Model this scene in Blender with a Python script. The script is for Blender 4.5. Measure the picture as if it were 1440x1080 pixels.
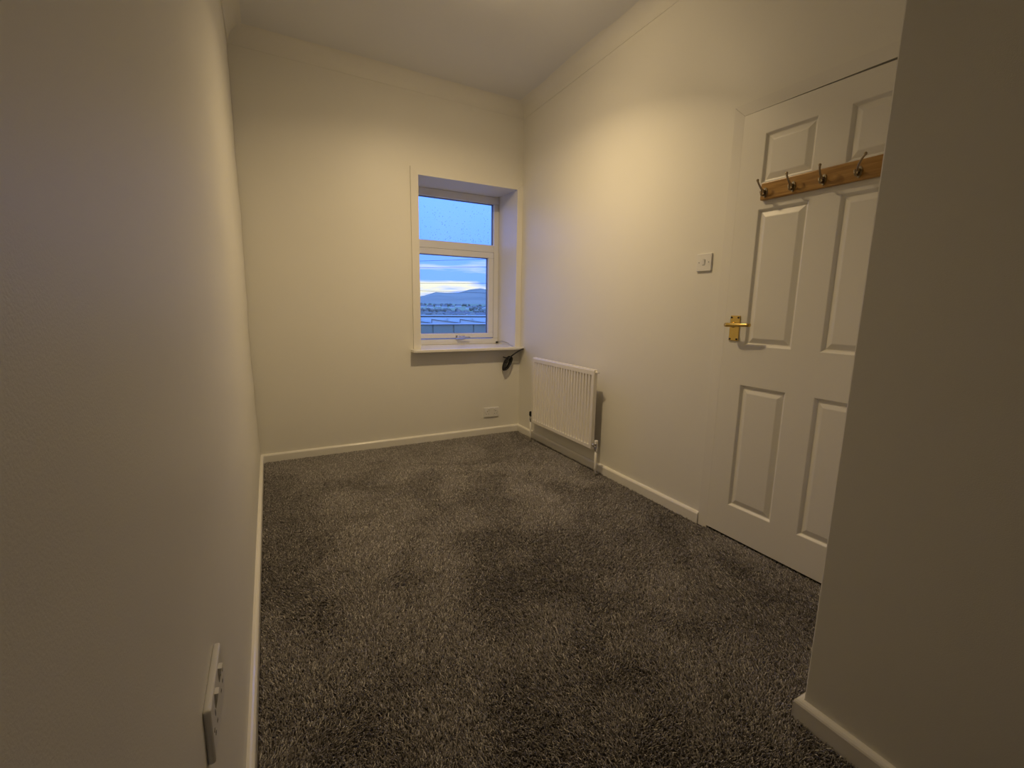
import bpy, bmesh, math, random
import numpy as np
from mathutils import Vector, Matrix, noise

random.seed(7)
rng = np.random.default_rng(7)
for o in list(bpy.data.objects):
    bpy.data.objects.remove(o, do_unlink=True)
scene = bpy.context.scene
col = scene.collection

# ------------------------------------------------------------------ room dimensions (metres)
W, D = 2.0763, 3.5385           # right wall x, window wall y
XN, YN = 1.359, 0.5763          # face and end of the near wall block on the right
YB = -1.25                      # wall behind the camera
LAMP = Vector((1.17, 2.13, 0))

# ------------------------------------------------------------------ camera
cam_d = bpy.data.cameras.new('camera')
cam = bpy.data.objects.new('camera', cam_d)
col.objects.link(cam)
Fv = Vector((0.4645486, 0.86926134, -0.1690542))
Rv = Vector((0.88316932, -0.46876216, 0.01655237))
Uv = Vector((0.06485788, 0.15699287, 0.98546775))
CAM = Vector((0.11475, 0.0, 1.12694))
cam.matrix_world = Matrix(((Rv.x, Uv.x, -Fv.x, CAM.x), (Rv.y, Uv.y, -Fv.y, CAM.y),
                           (Rv.z, Uv.z, -Fv.z, CAM.z), (0, 0, 0, 1)))
cam_d.sensor_fit = 'HORIZONTAL'
cam_d.sensor_width = 36.0
cam_d.lens = 636.82 * 36.0 / 1440.0
cam_d.clip_start = 0.01
cam_d.clip_end = 9000
scene.camera = cam

# ------------------------------------------------------------------ view
vs = scene.view_settings
vs.view_transform = 'Standard'
vs.look = 'None'
vs.gamma = 1.0
vs.use_curve_mapping = False
vs.exposure = 0.0

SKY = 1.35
LAMP_W = 5.6
LAMP_COL = (1.0, 0.75, 0.42)

# ------------------------------------------------------------------ node helpers
def new_mat(name):
    m = bpy.data.materials.new(name)
    m.use_nodes = True
    nt = m.node_tree
    nt.nodes.clear()
    out = nt.nodes.new('ShaderNodeOutputMaterial')
    b = nt.nodes.new('ShaderNodeBsdfPrincipled')
    nt.links.new(b.outputs[0], out.inputs[0])
    return m, nt, b, out

def nd(nt, typ, **kw):
    n = nt.nodes.new(typ)
    for k, v in kw.items():
        if k in n.inputs:
            n.inputs[k].default_value = v
        else:
            setattr(n, k, v)
    return n

def paint(name, c, rough=0.5, bump=0.0, scale=300.0, var=0.03, spec=0.5, bigbump=0.0, bigscale=6.0, metal=0.0):
    """painted / plain surface: faint colour variation plus roller-stipple bump"""
    m, nt, b, out = new_mat(name)
    b.inputs['Roughness'].default_value = rough
    b.inputs['Specular IOR Level'].default_value = spec
    b.inputs['Metallic'].default_value = metal
    tc = nd(nt, 'ShaderNodeTexCoord')
    geo = nd(nt, 'ShaderNodeNewGeometry')
    n1 = nd(nt, 'ShaderNodeTexNoise', Scale=3.0, Detail=3.0)
    nt.links.new(geo.outputs['Position'], n1.inputs['Vector'])
    mp = nd(nt, 'ShaderNodeMapRange')
    mp.inputs['To Min'].default_value = 1.0 - var
    mp.inputs['To Max'].default_value = 1.0 + var
    nt.links.new(n1.outputs['Fac'], mp.inputs['Value'])
    mx = nd(nt, 'ShaderNodeVectorMath', operation='SCALE')
    mx.inputs[0].default_value = c
    nt.links.new(mp.outputs[0], mx.inputs['Scale'])
    nt.links.new(mx.outputs[0], b.inputs['Base Color'])
    last = None
    if bump > 0:
        n2 = nd(nt, 'ShaderNodeTexNoise', Scale=scale, Detail=2.0)
        nt.links.new(geo.outputs['Position'], n2.inputs['Vector'])
        bp = nd(nt, 'ShaderNodeBump', Strength=bump, Distance=0.001)
        nt.links.new(n2.outputs['Fac'], bp.inputs['Height'])
        last = bp
    if bigbump > 0:
        n3 = nd(nt, 'ShaderNodeTexNoise', Scale=bigscale, Detail=2.0)
        nt.links.new(geo.outputs['Position'], n3.inputs['Vector'])
        bp2 = nd(nt, 'ShaderNodeBump', Strength=bigbump, Distance=0.01)
        nt.links.new(n3.outputs['Fac'], bp2.inputs['Height'])
        if last:
            nt.links.new(last.outputs[0], bp2.inputs['Normal'])
        last = bp2
    if last:
        nt.links.new(last.outputs[0], b.inputs['Normal'])
    return m

# ------------------------------------------------------------------ world: dusk sky with streaky cloud low over the horizon
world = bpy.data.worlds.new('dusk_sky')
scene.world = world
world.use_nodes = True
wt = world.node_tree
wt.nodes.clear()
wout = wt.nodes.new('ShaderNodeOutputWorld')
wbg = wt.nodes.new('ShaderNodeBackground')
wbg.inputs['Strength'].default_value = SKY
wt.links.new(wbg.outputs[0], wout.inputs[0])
wtc = wt.nodes.new('ShaderNodeTexCoord')
wsep = wt.nodes.new('ShaderNodeSeparateXYZ')
wt.links.new(wtc.outputs['Generated'], wsep.inputs[0])
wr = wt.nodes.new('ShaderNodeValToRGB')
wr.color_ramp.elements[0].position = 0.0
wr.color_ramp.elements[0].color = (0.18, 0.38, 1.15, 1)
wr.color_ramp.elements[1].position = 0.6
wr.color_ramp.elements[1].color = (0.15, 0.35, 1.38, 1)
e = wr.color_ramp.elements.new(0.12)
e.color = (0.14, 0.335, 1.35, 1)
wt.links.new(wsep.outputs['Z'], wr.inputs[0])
wmap = wt.nodes.new('ShaderNodeMapping')
wmap.inputs['Scale'].default_value = (5.0, 5.0, 42.0)
wmap.inputs['Location'].default_value = (0.35, 0.0, 1.26)
wt.links.new(wtc.outputs['Generated'], wmap.inputs[0])
wn = wt.nodes.new('ShaderNodeTexNoise')
wn.inputs['Scale'].default_value = 1.0
wn.inputs['Detail'].default_value = 4.0
wt.links.new(wmap.outputs[0], wn.inputs['Vector'])
wcr = wt.nodes.new('ShaderNodeValToRGB')
wcr.color_ramp.elements[0].position = 0.47
wcr.color_ramp.elements[0].color = (0, 0, 0, 1)
wcr.color_ramp.elements[1].position = 0.60
wcr.color_ramp.elements[1].color = (1, 1, 1, 1)
wt.links.new(wn.outputs['Fac'], wcr.inputs[0])
wfade = wt.nodes.new('ShaderNodeMapRange')
wfade.inputs['From Min'].default_value = 0.115
wfade.inputs['From Max'].default_value = 0.045
wt.links.new(wsep.outputs['Z'], wfade.inputs['Value'])
wmul = wt.nodes.new('ShaderNodeMath')
wmul.operation = 'MULTIPLY'
wt.links.new(wcr.outputs[0], wmul.inputs[0])
wt.links.new(wfade.outputs[0], wmul.inputs[1])
wmix = wt.nodes.new('ShaderNodeMix')
wmix.data_type = 'RGBA'
wmix.inputs['B'].default_value = (0.75, 0.73, 0.62, 1)
wt.links.new(wmul.outputs[0], wmix.inputs['Factor'])
wt.links.new(wr.outputs[0], wmix.inputs['A'])
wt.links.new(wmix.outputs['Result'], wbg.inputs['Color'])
# overcast skies grow brighter from the horizon to the zenith
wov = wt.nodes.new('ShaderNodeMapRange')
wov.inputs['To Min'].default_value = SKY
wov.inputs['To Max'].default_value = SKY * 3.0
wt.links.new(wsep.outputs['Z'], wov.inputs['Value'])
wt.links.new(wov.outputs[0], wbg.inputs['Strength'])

# ------------------------------------------------------------------ materials
M = {}
M['wall'] = paint('wall_emulsion', (0.80, 0.782, 0.725), rough=0.42, bump=0.25, scale=420, var=0.02, spec=0.35, bigbump=0.10, bigscale=4.0)
M['ceiling'] = paint('ceiling_emulsion', (0.75, 0.755, 0.76), rough=0.7, bump=0.2, scale=300, var=0.02, spec=0.3, bigbump=0.08)
M['gloss'] = paint('white_gloss_paint', (0.82, 0.80, 0.75), rough=0.15, bump=0.10, scale=160, var=0.015, bigbump=0.05, bigscale=40)
M['door'] = paint('white_door_paint', (0.80, 0.78, 0.725), rough=0.36, bump=0.15, scale=220, var=0.015)
M['upvc'] = paint('white_upvc', (0.80, 0.80, 0.80), rough=0.3, var=0.01)
M['gasket'] = paint('dark_rubber_gasket', (0.16, 0.18, 0.20), rough=0.6)
M['radiator'] = paint('radiator_enamel', (0.83, 0.80, 0.74), rough=0.3, var=0.01)
M['plastic'] = paint('white_switch_plastic', (0.78, 0.77, 0.75), rough=0.3, var=0.01)
M['hole'] = paint('dark_slot', (0.01, 0.01, 0.01), rough=0.8)
M['screw'] = paint('steel_screw', (0.55, 0.53, 0.5), rough=0.35, metal=1.0, var=0.02)
M['brass'] = paint('polished_brass', (0.72, 0.52, 0.17), rough=0.22, metal=1.0, var=0.04)
M['bronze'] = paint('aged_hook_metal', (0.36, 0.29, 0.19), rough=0.35, metal=1.0, var=0.08)
M['chrome'] = paint('chrome', (0.7, 0.7, 0.72), rough=0.15, metal=1.0, var=0.02)
M['cable'] = paint('black_cable', (0.012, 0.012, 0.013), rough=0.45)
M['greywire'] = paint('thin_grey_wire', (0.35, 0.37, 0.40), rough=0.5)
M['dark'] = paint('dark_landing', (0.05, 0.045, 0.04), rough=0.9)
M['slab'] = paint('floor_board', (0.10, 0.085, 0.07), rough=0.9)

# oak of the coat rail: stretched grain along the rail (world y)
def make_oak():
    m, nt, b, out = new_mat('varnished_oak')
    geo = nd(nt, 'ShaderNodeNewGeometry')
    mp = nd(nt, 'ShaderNodeMapping')
    mp.inputs['Scale'].default_value = (30, 3.0, 45)
    nt.links.new(geo.outputs['Position'], mp.inputs[0])
    n = nd(nt, 'ShaderNodeTexNoise', Scale=2.2, Detail=6.0, Distortion=0.6)
    nt.links.new(mp.outputs[0], n.inputs['Vector'])
    r = nd(nt, 'ShaderNodeValToRGB')
    r.color_ramp.elements[0].position = 0.30
    r.color_ramp.elements[0].color = (0.30, 0.145, 0.032, 1)
    r.color_ramp.elements[1].position = 0.70
    r.color_ramp.elements[1].color = (0.50, 0.285, 0.080, 1)
    nt.links.new(n.outputs['Fac'], r.inputs[0])
    nt.links.new(r.outputs[0], b.inputs['Base Color'])
    b.inputs['Roughness'].default_value = 0.33
    bp = nd(nt, 'ShaderNodeBump', Strength=0.15, Distance=0.001)
    nt.links.new(n.outputs['Fac'], bp.inputs['Height'])
    nt.links.new(bp.outputs[0], b.inputs['Normal'])
    return m
M['oak'] = make_oak()

# window glass: clear pane that lets light through and mirrors a little
def make_glass():
    m = bpy.data.materials.new('window_glass')
    m.use_nodes = True
    nt = m.node_tree
    nt.nodes.clear()
    out = nt.nodes.new('ShaderNodeOutputMaterial')
    tr = nt.nodes.new('ShaderNodeBsdfTransparent')
    tr.inputs[0].default_value = (0.96, 0.98, 0.98, 1)
    gl = nt.nodes.new('ShaderNodeBsdfGlossy')
    gl.inputs['Roughness'].default_value = 0.02
    fr = nt.nodes.new('ShaderNodeFresnel')
    fr.inputs[0].default_value = 1.45
    ml = nt.nodes.new('ShaderNodeMath')
    ml.operation = 'MULTIPLY'
    ml.inputs[1].default_value = 0.7
    nt.links.new(fr.outputs[0], ml.inputs[0])
    mx = nt.nodes.new('ShaderNodeMixShader')
    nt.links.new(ml.outputs[0], mx.inputs[0])
    nt.links.new(tr.outputs[0], mx.inputs[1])
    nt.links.new(gl.outputs[0], mx.inputs[2])
    nt.links.new(mx.outputs[0], out.inputs[0])
    return m
M['glass'] = make_glass()
def make_drop():
    m, nt, b, out = new_mat('rain_water')
    b.inputs['Base Color'].default_value = (0.75, 0.85, 0.95, 1)
    b.inputs['Roughness'].default_value = 0.03
    b.inputs['IOR'].default_value = 1.33
    b.inputs['Transmission Weight'].default_value = 1.0
    return m
M['drop'] = make_drop()

# carpet: colour comes per tuft
def make_carpet():
    m, nt, b, out = new_mat('carpet_yarn')
    a = nd(nt, 'ShaderNodeAttribute')
    a.attribute_name = 'yarn'
    nt.links.new(a.outputs['Color'], b.inputs['Base Color'])
    b.inputs['Roughness'].default_value = 0.85
    b.inputs['Specular IOR Level'].default_value = 0.2
    b.inputs['Sheen Weight'].default_value = 0.15
    return m
M['carpet'] = make_carpet()

# ------------------------------------------------------------------ geometry helpers
ORIGIN = {}

def link(o):
    col.objects.link(o)
    return o

def thing(name, loc, label=None, category=None, group=None, kind=None):
    o = link(bpy.data.objects.new(name, None))
    o.empty_display_size = 0.1
    o.location = loc
    ORIGIN[o.name] = Vector(loc)
    tag(o, label, category, group, kind)
    return o

def tag(o, label=None, category=None, group=None, kind=None):
    if label: o['label'] = label
    if category: o['category'] = category
    if group: o['group'] = group
    if kind: o['kind'] = kind
    return o

def obj(name, bm, mat, parent=None, smooth=False, origin=None):
    """link a bmesh given in world coordinates as one object; its origin is the parent's root or 'origin'"""
    if parent is not None:
        org = ORIGIN[parent.name]
    else:
        org = Vector(origin) if origin is not None else Vector((0, 0, 0))
    bmesh.ops.translate(bm, verts=bm.verts, vec=-org)
    me = bpy.data.meshes.new(name)
    bm.to_mesh(me)
    bm.free()
    me.materials.append(mat if not isinstance(mat, str) else M[mat])
    if smooth:
        for p in me.polygons:
            p.use_smooth = True
    o = link(bpy.data.objects.new(name, me))
    ORIGIN[o.name] = org
    if parent is not None:
        o.parent = parent
    else:
        o.location = org
    return o

def box(bm, lo, hi, bev=0.0, seg=2):
    r = bmesh.ops.create_cube(bm, size=1.0)
    v = r['verts']
    lo, hi = Vector(lo), Vector(hi)
    c, s = (lo + hi) / 2, hi - lo
    for q in v:
        q.co = Vector((q.co.x * s.x, q.co.y * s.y, q.co.z * s.z)) + c
    if bev > 0:
        es = list({e for q in v for e in q.link_edges})
        bmesh.ops.bevel(bm, geom=es, offset=bev, segments=seg, profile=0.5, affect='EDGES')
    return bm

def B(lo, hi, bev=0.0, seg=2):
    return box(bmesh.new(), lo, hi, bev, seg)

def prism(bm, poly, axis, a, b):
    """extrude a 2D polygon (list of pairs) along an axis from a to b. axis 0: (y,z), 1: (x,z), 2: (x,y)"""
    def P(q, t):
        if axis == 0: return (t, q[0], q[1])
        if axis == 1: return (q[0], t, q[1])
        return (q[0], q[1], t)
    v0 = [bm.verts.new(P(q, a)) for q in poly]
    v1 = [bm.verts.new(P(q, b)) for q in poly]
    n = len(poly)
    bm.faces.new(v0)
    bm.faces.new(v1[::-1])
    for i in range(n):
        j = (i + 1) % n
        bm.faces.new((v0[j], v0[i], v1[i], v1[j]))
    bmesh.ops.recalc_face_normals(bm, faces=bm.faces)
    return bm

def tube(bm, pts, rad, seg=8, caps=True):
    pts = [Vector(p) for p in pts]
    n = len(pts)
    rads = rad if isinstance(rad, (list, tuple)) else [rad] * n
    rings = []
    up = Vector((0, 0, 1))
    prev = None
    for i, p in enumerate(pts):
        d = (pts[min(i + 1, n - 1)] - pts[max(i - 1, 0)]).normalized()
        if prev is None:
            s = d.cross(up)
            if s.length < 1e-4: s = d.cross(Vector((1, 0, 0)))
        else:
            s = prev - d * prev.dot(d)
        s.normalize()
        prev = s
        t = d.cross(s).normalized()
        rings.append([bm.verts.new(p + (s * math.cos(2 * math.pi * k / seg) + t * math.sin(2 * math.pi * k / seg)) * rads[i]) for k in range(seg)])
    for i in range(n - 1):
        for k in range(seg):
            bm.faces.new((rings[i][k], rings[i][(k + 1) % seg], rings[i + 1][(k + 1) % seg], rings[i + 1][k]))
    if caps:
        bm.faces.new(rings[0][::-1])
        bm.faces.new(rings[-1])
    bmesh.ops.recalc_face_normals(bm, faces=bm.faces)
    return bm

def T(pts, rad, seg=8):
    return tube(bmesh.new(), pts, rad, seg)

def lathe(bm, prof, base, axis, seg=16):
    """prof: list of (t along axis, radius)"""
    return tube(bm, [Vector(base) + Vector(axis) * t for t, r in prof], [max(r, 1e-4) for t, r in prof], seg)

# ------------------------------------------------------------------ the room shell
def zl(x, y):            # height of the foot of the plaster cove (the ceiling is not quite level)
    return 2.650 + 0.0154 * (W - x) + 0.0247 * (D - y)
CV = 0.088               # cove size

# floor slab under the carpet
fl = obj('floor', B((-0.1, YB - 0.1, -0.12), (W + 0.6, D, -0.004)), 'slab')
tag(fl, kind='structure')

# left wall: gently uneven old plaster, its room side is a displaced grid
def undul(y, z):
    return (0.0030 * math.sin(2.3 * z + 0.7 * y + 0.6) + 0.0022 * math.sin(5.1 * z - 1.7 * y)
            + 0.0012 * math.sin(11.0 * z + 2.0 * y + 1.0) + 0.0010 * math.sin(23.0 * z + 1.0))
bm = bmesh.new()
ny, nz = 60, 60
gv = []
for j in range(nz + 1):
    z = 2.95 * j / nz
    row = []
    for i in range(ny + 1):
        y = YB + (D - YB) * i / ny
        amp = min(1.0, max(0.0, (z - 0.05) / 0.3))
        row.append(bm.verts.new(((undul(y, z) - 0.0058) * amp, y, z)))
    gv.append(row)
for j in range(nz):
    for i in range(ny):
        bm.faces.new((gv[j][i], gv[j][i + 1], gv[j + 1][i + 1], gv[j + 1][i]))
wl = obj('wall_left', bm, 'wall', smooth=True)
for p in wl.data.polygons:
    pass
md = wl.modifiers.new('thickness', 'SOLIDIFY')
md.thickness = 0.12
md.offset = -1.0
tag(wl, kind='structure')

# window opening in the back wall
WX0, WX1, WZ0, WZ1 = 1.1705, 2.0228, 0.7786, 2.0911
WY = D + 0.335           # room face of the window frame
BT = 0.42                # thickness of the window wall
bm = bmesh.new()
box(bm, (-0.15, D, -0.1), (WX0, D + BT, 2.95))
box(bm, (WX1, D, -0.1), (W + 0.3, D + BT, 2.95))
box(bm, (WX0, D, WZ1), (WX1, D + BT, 2.95))
box(bm, (WX0, D, -0.1), (WX1, D + BT, WZ0 - 0.025))
tag(obj('wall_back', bm, 'wall'), kind='structure')

# right wall with the doorway
DF = 0.0135                     # the leaf stands this far into the room
def SY_(y): return y * (W - DF - CAM.x) / (W - CAM.x)
def SZ_(z): return CAM.z + (z - CAM.z) * (W - DF - CAM.x) / (W - CAM.x)
DY1, DY0 = SY_(1.4768), SY_(0.7148)       # handle side, hinge side of the leaf
DZ1 = SZ_(1.9915)
bm = bmesh.new()
box(bm, (W, DY1 + 0.004, -0.1), (W + 0.12, D, 2.95))
box(bm, (W, YB, -0.1), (W + 0.12, DY0 - 0.004, 2.95))
box(bm, (W, DY0 - 0.004, DZ1 + 0.006), (W + 0.12, DY1 + 0.004, 2.95))
tag(obj('wall_right', bm, 'wall'), kind='structure')
# dark landing beyond the closed door
bm = bmesh.new()
box(bm, (W + 0.55, YB, -0.1), (W + 0.6, D, 2.95))
box(bm, (W + 0.12, 0.2, -0.1), (W + 0.55, 0.25, 2.95))
box(bm, (W + 0.12, 2.0, -0.1), (W + 0.55, 2.05, 2.95))
box(bm, (W + 0.12, 0.2, 2.3), (W + 0.55, 2.05, 2.35))
tag(obj('wall_landing', bm, 'dark'), kind='structure')

# wall block in the right foreground and the wall behind the camera
bm = bmesh.new()
box(bm, (XN, YB, -0.1), (W, YN, 2.95), 0.004, 2)
tag(obj('wall_near', bm, 'wall'), kind='structure')
tag(obj('wall_front', B((-0.15, YB - 0.12, -0.1), (W + 0.6, YB, 2.95)), 'wall'), kind='structure')

# ceiling (slightly out of level) and its plaster cove
bm = bmesh.new()
cs = [(-0.1, YB - 0.1), (W + 0.1, YB - 0.1), (W + 0.1, D + 0.1), (-0.1, D + 0.1)]
v0 = [bm.verts.new((x, y, zl(x, y) + CV)) for x, y in cs]
v1 = [bm.verts.new((x, y, 3.02)) for x, y in cs]
bm.faces.new(v0[::-1]); bm.faces.new(v1)
for i in range(4):
    bm.faces.new((v0[i], v0[(i + 1) % 4], v1[(i + 1) % 4], v1[i]))
bmesh.ops.recalc_face_normals(bm, faces=bm.faces)
tag(obj('ceiling', bm, 'ceiling'), kind='structure')

room = [(0, YB), (0, D), (W, D), (W, YN), (XN, YN), (XN, YB)]
def inset(d):
    # inward mitred offset of the room outline
    sx = [(d, YB + d), (d, D - d), (W - d, D - d), (W - d, YN + d), (XN - d, YN + d), (XN - d, YB + d)]
    return sx
prof = [(-0.02, -0.004), (0.003, -0.004), (0.003, 0.0)]
for k in range(0, 10):
    th = math.pi / 2 * k / 9
    prof.append((0.003 + (CV - 0.003) * (1 - math.cos(th)), CV * math.sin(th) + 0.0004 * k / 9))
bm = bmesh.new()
rings = []
for d, dz in prof:
    ring = []
    pl = inset(d)
    for i in range(6):
        a, b_ = pl[i], pl[(i + 1) % 6]
        n = 24
        for k in range(n):
            t = k / n
            x, y = a[0] + (b_[0] - a[0]) * t, a[1] + (b_[1] - a[1]) * t
            wob = 0.004 * noise.noise(Vector((x * 3, y * 3, 0.3))) if 0 < dz < CV else 0
            ring.append(bm.verts.new((x, y, zl(x, y) + dz + wob)))
    rings.append(ring)
n = len(rings[0])
for a, b_ in zip(rings[:-1], rings[1:]):
    for i in range(n):
        bm.faces.new((a[i], a[(i + 1) % n], b_[(i + 1) % n], b_[i]))
bmesh.ops.recalc_face_normals(bm, faces=bm.faces)
cove = obj('trim_1', bm, 'wall', smooth=True)
cove.data.set_sharp_from_angle(angle=math.radians(25))
tag(cove, kind='structure')

# skirting boards
SH, ST = 0.064, 0.018
def skirt_profile():
    return [(0, 0), (ST, 0), (ST, SH - 0.012), (ST - 0.002, SH - 0.007), (ST - 0.006, SH - 0.0025), (ST - 0.011, SH), (0, SH)]
def skirting(name, a, b, inward, ma=0, mb=0):
    """a,b: floor points on the wall line; inward: unit vector into the room; ma, mb: mitre slopes (+1 inside corner, -1 outside)"""
    a, b, inw = Vector((*a, 0)), Vector((*b, 0)), Vector((*inward, 0))
    d = (b - a).normalized()
    bm = bmesh.new()
    p = skirt_profile()
    va = [bm.verts.new(a + inw * t + d * (t * ma) + Vector((0, 0, h))) for t, h in p]
    vb = [bm.verts.new(b + inw * t - d * (t * mb) + Vector((0, 0, h))) for t, h in p]
    bm.faces.new(va); bm.faces.new(vb[::-1])
    for i in range(len(p)):
        j = (i + 1) % len(p)
        bm.faces.new((va[i], vb[i], vb[j], va[j]))
    bmesh.ops.recalc_face_normals(bm, faces=bm.faces)
    o = obj(name, bm, 'gloss')
    tag(o, kind='structure')
    return o
AO = 1.5225      # outer edge of the door architrave
skirting('baseboard_left', (0, YB), (0, D), (1, 0), 1, 1)
skirting('baseboard_back', (0, D), (W, D), (0, -1), 1, 1)
skirting('baseboard_right', (W, D), (W, AO), (-1, 0), 1, 0)
skirting('baseboard_near', (XN, YN), (XN, YB), (-1, 0), -1, 1)
skirting('baseboard_return', (W, YN), (XN, YN), (0, 1), 0, -1)
skirting('baseboard_front', (0, YB), (XN, YB), (0, 1), 1, 1)

# ------------------------------------------------------------------ window
win = thing('window_1', ((WX0 + WX1) / 2, D, WZ0), kind='structure')
FD = 0.065                    # frame depth
FX0, FX1, FZ0, FZ1 = WX0, WX1, WZ0, WZ1
g = 0.05                      # frame face width
TZ0, TZ1 = 1.604, 1.672       # transom
# outer frame members (mitre-welded upvc)
obj('frame_head', B((FX0, WY, FZ1 - g - 0.012), (FX1, WY + FD, FZ1), 0.004), 'upvc', win)
obj('frame_foot', B((FX0, WY, FZ0), (FX1, WY + FD, FZ0 + g), 0.004), 'upvc', win)
obj('frame_jamb', B((FX0, WY, FZ0 + g), (FX0 + g, WY + FD, FZ1 - g - 0.012), 0.004), 'upvc', win)
obj('frame_jamb', B((FX1 - g, WY, FZ0 + g), (FX1, WY + FD, FZ1 - g - 0.012), 0.004), 'upvc', win)
obj('transom', B((FX0 + g, WY, TZ0), (FX1 - g, WY + FD, TZ1), 0.004), 'upvc', win)
# glazing beads and pane of the fixed top light
bx0, bx1, bz0, bz1 = FX0 + g, FX1 - g, TZ1, FZ1 - g - 0.012
def bead_ring(x0, x1, z0, z1, w, y0, y1, mat, name, parent):
    bm = bmesh.new()
    box(bm, (x0, y0, z0), (x1, y1, z0 + w)); box(bm, (x0, y0, z1 - w), (x1, y1, z1))
    box(bm, (x0, y0, z0 + w), (x0 + w, y1, z1 - w)); box(bm, (x1 - w, y0, z0 + w), (x1, y1, z1 - w))
    return obj(name, bm, mat, parent)
bead_ring(bx0, bx1, bz0, bz1, 0.004, WY + 0.024, WY + 0.050, 'gasket', 'gasket', win)
top_pane = obj('glass_pane', B((bx0 + 0.002, WY + 0.032, bz0 + 0.002), (bx1 - 0.002, WY + 0.038, bz1 - 0.002)), 'glass', win)
# rain on the outside of the top pane
bm = bmesh.new()
for i in range(230):
    u = random.random() ** 0.7
    v = random.random() ** 1.7
    x = bx0 + 0.02 + (bx1 - bx0 - 0.04) * u
    z = bz0 + 0.02 + (bz1 - bz0 - 0.04) * v
    r = random.uniform(0.0018, 0.0040)
    ret = bmesh.ops.create_icosphere(bm, subdivisions=1, radius=r)
    for q in ret['verts']:
        q.co = Vector((q.co.x + x, q.co.y * 0.45 + WY + 0.0385, q.co.z * random.uniform(1.0, 1.3) + z))
drops = obj('rain_droplets', bm, 'drop', top_pane, smooth=True)
tag(drops, kind='stuff')
# opening sash below, standing slightly proud of the frame
SX0, SX1, SZ0, SZ1 = FX0 + g - 0.006, 1.966, 0.836, TZ0 + 0.002
sw = 0.050
sash = obj('sash', B((SX0, WY - 0.012, SZ1 - sw), (SX1, WY + 0.045, SZ1), 0.004), 'upvc', win)
obj('sash_rail', B((SX0, WY - 0.012, SZ0), (SX1, WY + 0.045, SZ0 + 0.042), 0.004), 'upvc', sash)
obj('sash_stile', B((SX0, WY - 0.012, SZ0 + 0.042), (SX0 + sw, WY + 0.045, SZ1 - sw), 0.004), 'upvc', sash)
obj('sash_stile', B((SX1 - sw, WY - 0.012, SZ0 + 0.042), (SX1, WY + 0.045, SZ1 - sw), 0.004), 'upvc', sash)
bead_ring(SX0 - 0.004, SX1 + 0.004, SZ0 - 0.004, SZ1 + 0.003, 0.006, WY - 0.003, WY + 0.004, 'gasket', 'seal', sash)
bead_ring(SX0 + sw, SX1 - sw, SZ0 + 0.042, SZ1 - sw, 0.0035, WY + 0.014, WY + 0.038, 'gasket', 'gasket', sash)
obj('glass_pane', B((SX0 + sw + 0.002, WY + 0.022, SZ0 + 0.044), (SX1 - sw - 0.002, WY + 0.028, SZ1 - sw - 0.002)), 'glass', sash)
# espagnolette handle on the bottom rail
hz = SZ0 + 0.012
hx = 1.605
hb = bmesh.new()
box(hb, (hx - 0.012, WY - 0.022, hz - 0.014), (hx + 0.075, WY - 0.011, hz + 0.014), 0.004)
hnd = obj('window_handle', hb, 'chrome', sash)
bm = bmesh.new()
lathe(bm, [(0, 0.011), (0.022, 0.011), (0.026, 0.008)], (hx + 0.005, WY - 0.022, hz), (0, -1, 0), 14)
tube(bm, [(hx + 0.004, WY - 0.042, hz), (hx + 0.045, WY - 0.046, hz - 0.003), (hx + 0.115, WY - 0.044, hz - 0.004)], [0.008, 0.0065, 0.005], 10)
obj('window_lever', bm, 'chrome', sash, smooth=True)
obj('key_slot', T([(hx - 0.002, WY - 0.0225, hz + 0.004), (hx - 0.002, WY - 0.0245, hz + 0.004)], 0.004, 10), 'hole', sash)
# small black stop where the frame meets the sill in the corner
obj('rubber_stop', B((2.002, WY - 0.012, WZ0 + 0.004), (2.017, WY + 0.001, WZ0 + 0.018), 0.002), 'cable', win)
# sill board with rounded nose and horn
bm = bmesh.new()
box(bm, (WX0 + 0.001, D - 0.01, WZ0 - 0.024), (WX1 - 0.001, WY + 0.01, WZ0))
box(bm, (1.092, 3.452, WZ0 - 0.024), (W - 0.002, D - 0.0005, WZ0), 0.006, 3)
obj('sill', bm, 'gloss', win)
# flat boards round the opening
bm = prism(bmesh.new(), [(1.113, WZ0 + 0.0005), (WX0 + 0.001, WZ0 + 0.0005), (WX0 + 0.001, WZ1), (1.113, WZ1 + 0.052)], 1, D - 0.014, D - 0.0003)
obj('architrave', bm, 'gloss', win)
bm = prism(bmesh.new(), [(1.113, WZ1 + 0.052), (WX0, WZ1), (WX1, WZ1), (W - 0.001, WZ1 + 0.046)], 1, D - 0.005, D - 0.0003)
obj('architrave', bm, 'wall', win)
bm = prism(bmesh.new(), [(WX1, WZ0 + 0.0005), (W - 0.001, WZ0 + 0.0005), (W - 0.001, WZ1 + 0.046), (WX1, WZ1)], 1, D - 0.010, D - 0.0003)
obj('architrave', bm, 'gloss', win)

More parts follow.
